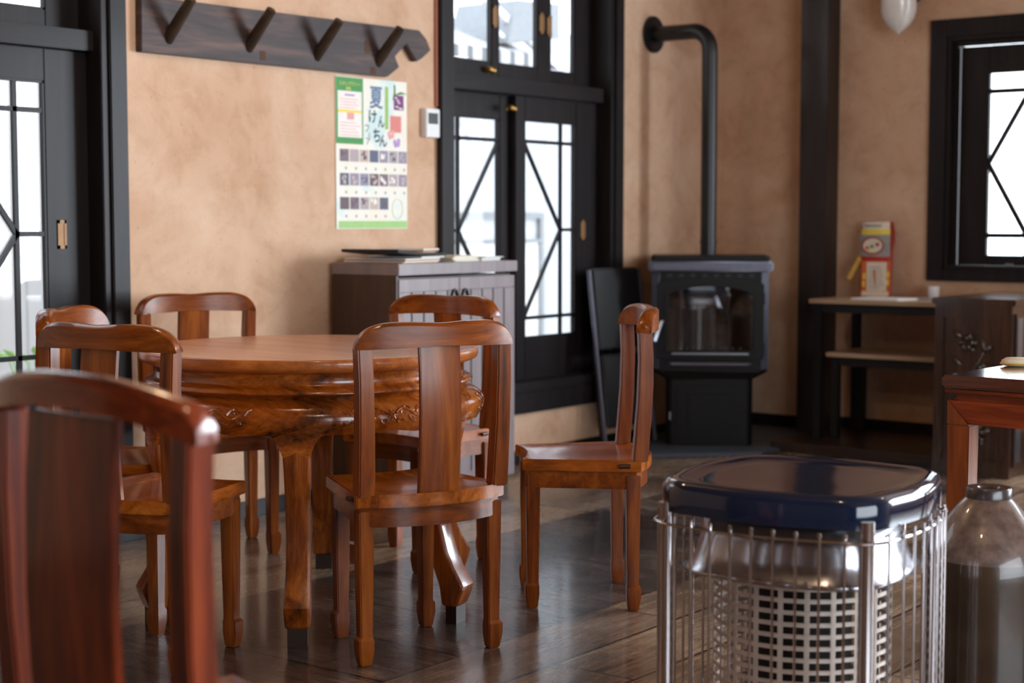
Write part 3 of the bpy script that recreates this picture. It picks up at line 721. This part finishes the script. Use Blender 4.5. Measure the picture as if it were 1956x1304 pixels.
MB().tube([(XW + .001, py, 2.11), (XW + .02, py, 2.11)], .095, 28).build('flange', 'pipe', r, bevel=.004)
h = MB().prism([(-4.6, 6.5), (-4.3, 6.5), (-3.82, 6.98), (-3.82, 7.175), (-3.885, 7.175), (-3.885, 7.79), (-4.07, 7.79), (-4.07, 7.92), (-4.6, 7.92)], .001, .02).build('hearth_plate', 'slate', bevel=.003)
tag(h, 'flat slate-blue hearth plate under the stove', 'hearth')

# ------------------------------------------------------------------ black folding chair beside the stove
def folding_chair():
    r = thing('folding_chair', 'black padded folding chair, folded and leaning between the window and the stove', 'chair', (-4.485, 6.79, .0201), math.radians(85))
    Y = lambda z: -.03 + .115 * z / .89
    def panel(z0, z1, hw, off, name):
        m = MB(); m.rings([[(-hw, Y(z) + off - .012, z), (hw, Y(z) + off - .012, z), (hw, Y(z) + off + .012, z), (-hw, Y(z) + off + .012, z)] for z in (z0, (z0 + z1) / 2, z1)])
        return m.build(name, 'black', r, bevel=.009, seg=3)
    panel(.49, .89, .185, 0, 'backrest'); panel(.1, .46, .16, .01, 'seat')
    for s in (-1, 1):
        m = MB(); m.tube([(s * .196, Y(.882), .882), (s * .199, Y(.8), .8), (s * .199, Y(.4), .4), (s * .199, Y(.0), .009)], .011, 8); m.build('back_frame', 'stove_side', r)
        m = MB(); m.tube([(s * .178, Y(.5) + .03, .5), (s * .178, Y(.25) + .035, .25), (s * .178, Y(0) + .04, .009)], .010, 8); m.build('leg', 'iron', r)
folding_chair()

# ------------------------------------------------------------------ console, bench, bag on the step
def frame_table(name, label, cat, x0, x1, y0, y1, z0, z1, mat_top, tt=.022):
    r = thing(name, label, cat, (x0, y0, z0))
    w, d, h = x1 - x0, y1 - y0, z1 - z0
    box(-.015, w, -.015, d, h - tt, h).build('top', mat_top, r, bevel=.003)
    m = MB(); fz = h - tt
    m.box(.02, w - .02, .012, .03, fz - .045, fz).box(.02, w - .02, d - .03, d - .012, fz - .045, fz).box(.012, .03, .02, d - .02, fz - .045, fz).box(w - .03, w - .012, .02, d - .02, fz - .045, fz); m.build('apron', 'iron', r)
    for a in (.005, w - .045):
        for b in (.005, d - .045): box(a, a + .04, b, b + .04, 0, fz).build('leg', 'iron', r, bevel=.002)
    return r
frame_table('console_table', 'black-framed console with pale top along the back wall', 'table', -3.77, -2.99, 7.40, 7.88, .05, .755, 'shelf_top')
frame_table('bench', 'low black-framed bench with pale top tucked under the console', 'bench', -3.70, -3.06, 7.455, 7.80, .05, .485, 'shelf_top')
def snack_bag():
    z = .756
    r = thing('snack_bag', 'tall snack bag with yellow band standing against the back wall', 'bag', (-3.635, 7.83, z))
    m = MB(); rr = []
    for i in range(9):
        t = i / 8; zz = .0 + .385 * t; w = .086 + .006 * math.sin(t * PI) + (.008 if t > .7 else 0); d = .028 * math.sin(min(1, t * 1.15 + .12) * PI) ** .6 + .003 if t < .85 else .004
        y = .01 + .02 * t
        w2 = w if t < .97 else w * .9
        rr.append([(-w2, y, zz), (-w2 * .5, y - d, zz), (w2 * .5, y - d, zz), (w2, y, zz), (w2 * .5, y + d * .6, zz), (-w2 * .5, y + d * .6, zz)])
    m.rings(rr); b = m.build('packet', 'bagred', r, ang=60)
    def band(z0, z1, mat, name, w=.074, dy=0, hw=None):
        y0 = -.024 + dy
        m = MB(); q = []
        for zz in (z0, z1): q.append([(-w, y0 + .018, zz), (-w * .5, y0 - .005, zz), (w * .5, y0 - .005, zz), (w, y0 + .018, zz), (w, y0 + .021, zz), (-w, y0 + .021, zz)])
        m.rings(q); return m.build(name, mat, b)
    band(.345, .384, 'bagwhite', 'printed_header', .076, .012); band(.318, .345, 'yel', 'printed_band', .08, .008); band(.205, .318, 'grey', 'printed_picture', .083, .0); band(.185, .205, 'red', 'printed_band', .08, -.002)
    m = MB(); 
    for i in range(14):
        a = i * 2 * PI / 14; m.tube([(.058 * math.cos(a), -.031, .262 + .042 * math.sin(a)), (.058 * math.cos(a + .4), -.031, .262 + .042 * math.sin(a + .4))], .004, 6)
    m.build('printed_plate_rim', 'bagred', b)
    m = MB(); m.lathe([(0, 0), (.054, .0005), (0, .001)], 20)
    for v in m.b.verts: v.co = Vector((v.co.x, -.0305 - v.co.z, .262 + v.co.y * .72))
    m.build('printed_plate', 'bagwhite', b)
    for mat, x, zz, s in (('green', -.004, .258, .011), ('orange', -.03, .25, .012), ('bagred', .026, .268, .012), ('yel', .0, .23, .01)):
        m = MB(); m.lathe([(0, 0), (s, .0005), (0, .001)], 10)
        for v in m.b.verts: v.co = Vector((x + v.co.x, -.0318 - v.co.z, zz + v.co.y * .8))
        m.build('printed_food', mat, b)
    m = MB(); m.tube([(-.05 + .007 * i, -.0185, .364 + .006 * math.sin(i * 2.1)) for i in range(14)], .0022, 5); m.build('printed_script', 'ink', b)
    m = MB(); m.bar((-.075, -.02, .2), (-.125, -.045, .085), .022, .003, (0, 1, 0)); m.build('paper_strap', 'yellow', r)
    return r
snack_bag()
c = thing('price_card', 'orange bordered card with cream panel standing in front of the snack bag', 'card', (-3.60, 7.765, .756))
m = MB(); m.box(-.078, .078, -.004, .004, 0, .185); m.bar((0, .004, .14), (0, .03, .002), .05, .003, (1, 0, 0)); m.build('board', 'orange', c)
box(-.048, .062, -.0055, -.004, .03, .178).build('panel', 'bagwhite', c); box(-.075, .075, -.006, -.004, .003, .028).build('footer_band', 'cream', c)
for i in range(8): box(-.04, random.uniform(.02, .05), -.006, -.0054, .045 + i * .015, .049 + i * .015).build('print_line', 'grey', c)
for x, z in ((-.065, .05), (-.062, .09), (.069, .06), (.07, .1)): box(x - .006, x + .006, -.0055, -.004, z, z + .03).build('flame_print', 'yel', c)
sheet_stack('paper_sheet', 'white papers lying at the front of the console', 'paper', -3.44, 7.52, .26, .19, -.1, 3, .755, 'paper', .003, .01)
box(-3.36, -3.17, 7.62, 7.76, .755, .761).build('menu_tray', plain('grey_tray', srgb(150, 150, 156), .5), bevel=.002)
tag(bpy.data.objects['menu_tray'], 'flat grey tray at the back of the console', 'tray')
cup = MB().lathe([(0, 0), (.024, 0), (.027, .02), (.028, .06), (.025, .06), (.024, .01), (0, .009)], 20).build('small_cup', 'white_plastic', loc=(-3.30, 7.80, .7552))
tag(cup, 'small white cup at the right end of the console', 'cup')

# ------------------------------------------------------------------ carved chest
def chest():
    x0, x1, y0, y1, H = -2.96, -2.585, 7.0, 7.84, .80
    r = thing('carved_chest', 'dark wooden chest with carved panel in front of the small window', 'chest', (x0, y0, .0))
    w, d = x1 - x0, y1 - y0
    body = MB().box(.006, w - .012, .012, d, .0, H - .03).build('body', 'chest', r, bevel=.003)
    MB().box(-.008, w + .006, -.008, d, H - .03, H).build('top', 'chest', r, bevel=.005)
    m = MB(); m.box(.006, .05, 0, .013, 0, H - .03).box(w - .056, w - .012, 0, .013, 0, H - .03).box(.05, w - .056, 0, .013, H - .09, H - .03).box(.05, w - .056, 0, .013, 0, .07); m.build('panel_frame', 'chest', r, bevel=.003)
    m = MB(); cx = w / 2 - .003
    def blob(x, z, rx, rz, rot):
        P = []
        for q in range(6):
            t = -1 + 2 * q / 5; P.append((x + rx * t * math.cos(rot), .010 - .006 * (1 - t * t), z + rz * t * math.sin(rot)))
        m.tube(P, [.002, .009, .013, .013, .009, .002], 8)
    for (fx_, fz_) in ((-.02, .60), (.045, .47), (-.03, .33), (.03, .2)):
        for i in range(6): blob(cx + fx_ + .028 * math.cos(i * PI / 3), fz_ + .028 * math.sin(i * PI / 3), .022, .022, i * PI / 3 + .5)
    m.tube([(cx + .05 * math.sin(i * .42), .010, .68 - .028 * i) for i in range(20)], [.006] * 20, 7)
    for i in range(9): blob(cx + (.07 if i % 2 else -.07), .64 - .062 * i, .03, .03, .7 if i % 2 else 2.4)
    m.build('carved_spray', 'chest', r)
    for k in range(3):
        z0 = .05 + k * .235; dr = MB().box(w - .014, w, .03, d - .03, z0, z0 + .215).build('drawer', 'chest', r, bevel=.003)
        MB().tube([(w + .002, d / 2 - .05, z0 + .12), (w + .03, d / 2 - .04, z0 + .105), (w + .03, d / 2 + .04, z0 + .105), (w + .002, d / 2 + .05, z0 + .12)], .006, 8).build('handle', 'steel', dr)
        for yy in (.04, d - .1): MB().box(w, w + .003, yy, yy + .06, z0 + .02, z0 + .195).build('corner_mount', 'steel', dr)
    return r
chest()

# ------------------------------------------------------------------ red table at the right edge, napkin, jug
def red_table():
    a = math.radians(-4)
    r = thing('side_table', 'dark red square table at the right edge behind the jug', 'table', (-1.671, 4.008, 0), a)
    w = .78; H = .75
    MB().box(0, w, 0, w, H - .034, H).build('top', 'red_top', r, bevel=.006)
    MB().box(.006, w - .006, .006, w - .006, H - .046, H - .036).build('top_lip', 'red_x', r, bevel=.003)
    MB().box(.03, w - .03, .03, w - .03, H - .066, H - .046).build('waist', 'red_x', r)
    L = .062; zt = H - .066
    m = MB(); e = .012
    for (p0, p1) in (((e, e), (w - e, e)), ((w - e, e), (w - e, w - e)), ((w - e, w - e), (e, w - e)), ((e, w - e), (e, e))):
        dx, dy = p1[0] - p0[0], p1[1] - p0[1]; ln = math.hypot(dx, dy); ux, uy = dx / ln, dy / ln; nx, ny = -uy, ux
        g = .0
        m.rings([[(p0[0] + ux * t + nx * o, p0[1] + uy * t + ny * o, z) for t, o, z in ((L + g, 0, zt - .06), (L + g, .028, zt - .06), (L * .02, .028, zt), (L * .02, 0, zt))],
                 [(p1[0] - ux * t + nx * o, p1[1] - uy * t + ny * o, z) for t, o, z in ((L + g, 0, zt - .06), (L + g, .028, zt - .06), (L * .02, .028, zt), (L * .02, 0, zt))]])
    m.build('apron', 'red_x', r, bevel=.002)
    for sx in (0, 1):
        for sy in (0, 1):
            x = e if sx == 0 else w - e - L; y = e if sy == 0 else w - e - L
            ox, oy = (x + (L if sx == 0 else 0)), (y + (L if sy == 0 else 0))
            MB().rings([[(x + .004, y + .004, 0), (x + L - .004, y + .004, 0), (x + L - .004, y + L - .004, 0), (x + .004, y + L - .004, 0)], [(x, y, zt - .062), (x + L, y, zt - .062), (x + L, y + L, zt - .062), (x, y + L, zt - .062)]]).build('leg', 'red_leg', r, bevel=.004)
            cx, cy = (x + .001 if sx == 0 else x + L - .001), (y + .001 if sy == 0 else y + L - .001)
            k = -1 if sx else 1; j = -1 if sy else 1
            MB().rings([[(cx, cy, zt - .003), (cx + k * .004, cy, zt - .003), (cx + k * .004, cy + j * .004, zt - .003), (cx, cy + j * .004, zt - .003)], [(cx, cy, zt - .062), (cx + k * (L - .002), cy, zt - .062), (cx + k * (L - .002), cy + j * (L - .002), zt - .062), (cx, cy + j * (L - .002), zt - .062)]]).build('leg_mitre', 'red_leg', r)
    MB().box(.03, w - .03, .035, .06, .28, .31).build('stretcher', 'red_x', r, bevel=.003)
red_table()
def napkin():
    r = thing('folded_napkin', 'small cream folded napkin with yellow edge on the dark red table', 'napkin', (-1.60, 4.36, .7505), .3)
    for i, (x, s) in enumerate(((0, 1), (.062, .9))):
        m = MB(); m.lathe([(0, 0), (.034, .001), (.042, .008), (.041, .016), (.03, .023), (0, .025)], 24)
        for v in m.b.verts: v.co = Vector((x + v.co.x * s, v.co.y * .75, v.co.z * s))
        m.build('fold', 'cream', r, ang=60)
        m = MB(); m.tube([(x + .043 * s * math.cos(k * PI / 12), .0325 * math.sin(k * PI / 12), .007) for k in range(24)], .003, 6, True); m.build('edging', 'yellow', r)
napkin()
jug = thing('stoneware_jug', 'tall brown glazed stoneware jug on the floor beside the heater', 'jug', (-1.30, 3.39, 0))
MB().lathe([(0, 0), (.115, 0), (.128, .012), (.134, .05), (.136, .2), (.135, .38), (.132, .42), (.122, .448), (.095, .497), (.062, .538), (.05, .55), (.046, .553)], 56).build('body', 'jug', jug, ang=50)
MB().lathe([(.03, .50), (.02, .545), (.02, .57), (.024, .574), (.046, .574), (.048, .571), (.049, .552), (.044, .55), (.03, .50)], 40).build('collar', plain('dark_glaze', srgb(58, 50, 48), .3, 0, .1, .4), jug)
MB().lathe([(0, .52), (.02, .52), (.02, .55), (0, .55)], 20).build('stopper_hole', 'black', jug)

# ------------------------------------------------------------------ kerosene heater
def heater():
    r = thing('kerosene_heater', 'kerosene heater with navy enamel top and chrome wire guard in the right foreground', 'heater', (-1.50, 2.915, 0), math.radians(6))
    HS, ZT = .232, .643
    def rs(s, rad, n=9, bow=.02):
        P = []
        for q in range(4):
            a0 = q * PI / 2; cx = (s - rad) * (1 if q in (0, 3) else -1); cy = (s - rad) * (1 if q in (0, 1) else -1)
            for i in range(n):
                a = a0 + PI / 2 * i / (n - 1); P.append((cx + rad * math.cos(a), cy + rad * math.sin(a)))
            ax = a0 + PI / 2
            # bowed middle of the next side
            e = P[-1]; nq = (q + 1) % 4
            n2x = (s - rad) * (1 if nq in (0, 3) else -1); n2y = (s - rad) * (1 if nq in (0, 1) else -1)
            st = (n2x + rad * math.cos(ax), n2y + rad * math.sin(ax))
            for t in (.25, .5, .75):
                b = bow * (1 - (2 * t - 1) ** 2); P.append((lerp(e[0], st[0], t) + math.cos(ax) * b, lerp(e[1], st[1], t) + math.sin(ax) * b))
        return P
    def ring(s, z, rad=.09, bow=.02): return [(x, y, z) for x, y in rs(s, rad * s / HS, 9, bow * s / HS)]
    m = MB()
    m.rings([ring(HS - .012, ZT - .064), ring(HS, ZT - .062), ring(HS + .002, ZT - .02), ring(HS - .002, ZT - .009), ring(HS - .009, ZT - .002), ring(HS - .018, ZT), ring(HS - .034, ZT - .003), ring(HS - .055, ZT - .008), ring(HS - .062, ZT - .0075), ring(HS - .085, ZT - .0085), ring(.06, ZT - .0085)])
    m.build('top_cover', 'enamel', r, ang=60)
    MB().rings([ring(HS - .02, ZT - .066), ring(HS - .02, ZT - .055)]).build('under_plate', 'steel', r)
    # chrome corner posts
    zc = ZT - .045
    for sx in (-1, 1):
        for sy in (-1, 1):
            p = (HS - .018) * .955
            MB().tube([(sx * p, sy * p, .03), (sx * p, sy * p, zc)], .0145, 16).build('corner_post', 'chrome', r)
    # wire guard
    G = HS + .008
    gp = rs(G, .075, 9, .02)
    for z in (ZT - .083, .06):
        MB().tube([(x, y, z) for x, y in gp], .003, 8, True).build('guard_ring', 'chrome', r)
    for q in range(4):
        ca, sa = math.cos(q * PI / 2), math.sin(q * PI / 2)
        for i in range(9):
            t = -1 + 2 * (i + .5) / 9; u = t * (G - .045)
            v = G + .003 + .02 * max(0, 1 - (u / (G - .075)) ** 2)
            if abs(u) > G - .075: v = G - .004
            x, y = ca * v - sa * u, sa * v + ca * u
            xi, yi = ca * (v - .008) - sa * u, sa * (v - .008) + ca * u
            MB().tube([(xi, yi, ZT - .076), (x, y, ZT - .068), (x, y, ZT - .083), (x, y, .05)], [.003, .0042, .0029, .0029], 8).build('guard_wire', 'chrome', r)
    # reflector hood
    m = MB(); prof = [(.12, .575), (.15, .568), (.168, .552), (.175, .53), (.182, .50), (.192, .472), (.206, .458), (.208, .462), (.207, .466)]
    m.rings([ring(s, z, .12, .012) for s, z in prof], cap=False); m.build('reflector', plain('satin_reflector', srgb(176, 176, 182), .24, 1, .02), r, ang=60)
    MB().lathe([(.0, .56), (.1, .56), (.1, .578), (0, .578)], 32).build('reflector_cap', 'burner', r)
    # slotted cylinder
    R, nc, nr, z0, z1 = .178, 22, 18, .055, .47
    m = MB(); b = m.b
    dz = (z1 - z0) / nr; da = 2 * PI / nc
    def P(a, z): return b.verts.new((R * math.cos(a), R * math.sin(a), z))
    for j in range(nr):
        for i in range(nc):
            off = 0
            a0, a3 = i * da, (i + 1) * da; a1, a2 = a0 + da * .10, a3 - da * .10
            za, zd = z0 + j * dz, z0 + (j + 1) * dz; zb, zc2 = za + dz * .18, zd - dz * .18
            O = [P(a0, za), P(a3, za), P(a3, zd), P(a0, zd)]; I = [P(a1, zb), P(a2, zb), P(a2, zc2), P(a1, zc2)]
            for k in range(4): b.faces.new((O[k], O[(k + 1) % 4], I[(k + 1) % 4], I[k]))
    bmesh.ops.remove_doubles(b, verts=b.verts, dist=1e-5)
    bmesh.ops.recalc_face_normals(b, faces=b.faces)
    bmesh.ops.solidify(b, geom=list(b.faces), thickness=.0025)
    m.build('slotted_cylinder', 'mesh_metal', r, ang=60)
    MB().lathe([(0, .05), (.1, .05), (.1, .46), (0, .46)], 32).build('burner', 'burner', r)
    m = MB(); m.rings([ring(HS + .012, 0, .09), ring(HS + .02, .006, .09), ring(HS + .02, .05, .09), ring(HS - .01, .055, .09)]).build('base_tray', 'enamel', r)
heater()

# ------------------------------------------------------------------ wall lamp
l = thing('wall_lamp', 'white acorn-shaped wall lamp between the post and the small window', 'lamp', (-3.515, 7.80, 2.088))
MB().lathe([(0, 0), (.008, .004), (.014, .013), (.034, .026), (.06, .05), (.081, .085), (.09, .122), (.0905, .128), (.088, .13), (.09, .135), (.089, .2), (.08, .26), (0, .262)], 36).build('glass_shade', 'white_glass', l, ang=50)
MB().lathe([(0, .262), (.065, .262), (.06, .29), (0, .295)], 30).build('cap', 'iron', l)
MB().tube([(0, 0, .285), (0, .06, .32), (.0, .137, .30)], .011, 8).tube([(0, .125, .3), (0, .1375, .3)], .05, 20).build('bracket', 'iron', l)
MB().tube([(.088, .02, .16), (.1, .08, .2), (.09, .137, .22)], .006, 8).build('stay', 'iron', l)

# ------------------------------------------------------------------ outside: neighbouring house, ground, plant
struct(box(-14, XW - .16, -6, 18, -.14, -.05).build('ground', 'ground'), 'pale ground outside', 'ground')
nh = thing('neighbour_house', 'pale neighbouring house seen through the left windows', 'house')
box(-9.0, -6.6, 0, 16, -.06, 2.12).build('wall', 'boards', nh)
m = MB(); m.prism([(-6.35, 2.14), (-9.2, 3.15), (-9.2, 3.22), (-6.35, 2.22)], 7.2, 8.55, 'Y'); m.prism([(-6.35, 2.06), (-9.2, 2.86), (-9.2, 2.93), (-6.35, 2.13)], 8.6, 16, 'Y')
m.build('roof', 'roof', nh)
m = MB(); m.prism([(8.3, 2.28), (8.86, 2.35), (8.86, 2.58), (8.4, 2.56)], -6.9, -6.4, 'X'); m.build('gable', 'outgrey', nh)
m = MB(); m.bar((-6.45, 8.1, 2.55), (-6.45, 9.1, 2.08), .04, .05).bar((-6.45, 8.2, 2.36), (-6.45, 9.2, 1.98), .03, .03); m.build('barge_board', 'outwhite', nh)
w = MB().box(-6.6, -6.57, 7.7, 8.92, 1.16, 1.2).box(-6.6, -6.57, 8.88, 8.92, .3, 1.16).box(-6.6, -6.57, 7.7, 8.88, 1.0, 1.02).build('window_frame', 'outgrey', nh)
MB().box(-6.6, -6.585, 7.7, 8.88, .3, 1.0).build('shutter', 'outwhite', w)
pl = thing('garden_plant', 'small green plant outside the left window', 'plant', (-6.1, 4.45, -.06))
for i in range(9):
    a = i * .7; m = MB(); m.tube([(0, 0, 0), (.05 * math.cos(a), .05 * math.sin(a), .3 + .012 * i), (.12 * math.cos(a), .12 * math.sin(a), .5 + .015 * i)], [.004, .004, .003], 5).build('stem', 'leaf', pl)
    m = MB(); c = Vector((.12 * math.cos(a), .12 * math.sin(a), .5 + .015 * i)); d = Vector((math.cos(a), math.sin(a), .5)).normalized() * .09
    m.tube([c, c + d * .5, c + d], [.003, .014, .002], 6).build('leaf', 'leaf', pl)

# ------------------------------------------------------------------ light
wd = bpy.data.worlds.new('overcast_sky'); S.world = wd; wd.use_nodes = True
bg = wd.node_tree.nodes['Background']; bg.inputs[0].default_value = (.86, .93, 1, 1); bg.inputs[1].default_value = 4.2
def area(name, loc, rot, sx, sy, energy, color):
    li = bpy.data.lights.new(name, 'AREA'); li.shape = 'RECTANGLE'; li.size = sx; li.size_y = sy; li.energy = energy; li.color = color
    o = bpy.data.objects.new(name, li); COL.objects.link(o); o.location = loc; o.rotation_euler = rot; return o
DAY = (.80, .90, 1.0)
area('daylight_back', (.45, YB + .06, 1.55), (-PI / 2, 0, 0), 3.4, 2.0, 380, DAY)
area('daylight_right', (XR + .02, 1.4, 1.45), (0, PI / 2, 0), 1.75, 3.9, 85, DAY)
def bulb(name, loc, e, r=.06):
    li = bpy.data.lights.new(name, 'POINT'); li.energy = e; li.color = (1, .72, .44); li.shadow_soft_size = r
    o = bpy.data.objects.new(name, li); COL.objects.link(o); o.location = loc
bulb('ceiling_lamp_table', (-3.2, 3.0, 2.6), 22); bulb('ceiling_lamp_front', (-1.2, 1.6, 2.6), 22); bulb('ceiling_lamp_back', (-.6, 5.0, 2.6), 8)

# ------------------------------------------------------------------ camera
F = 3100.0; P = math.atan((652 - 420) / F); A = math.radians(37.5)
cam = bpy.data.cameras.new('camera'); co = bpy.data.objects.new('camera', cam); COL.objects.link(co)
cam.sensor_width = 36; cam.lens = 36 * F / 1956; cam.clip_start = .05; cam.clip_end = 100
co.location = (0, 0, 1.15); co.rotation_euler = (PI / 2 - P, 0, A)
cam.dof.use_dof = True; cam.dof.focus_distance = 4.2; cam.dof.aperture_fstop = 3.0; cam.dof.aperture_blades = 9
S.camera = co
S.view_settings.view_transform = 'Standard'; S.view_settings.look = 'None'; S.view_settings.gamma = 1; S.view_settings.use_curve_mapping = False
S.view_settings.exposure = 0.15
S.cycles.max_bounces = 10; S.cycles.diffuse_bounces = 5; S.cycles.glossy_bounces = 4; S.cycles.transparent_max_bounces = 12
S.cycles.use_denoising = True; S.cycles.sample_clamp_indirect = 6
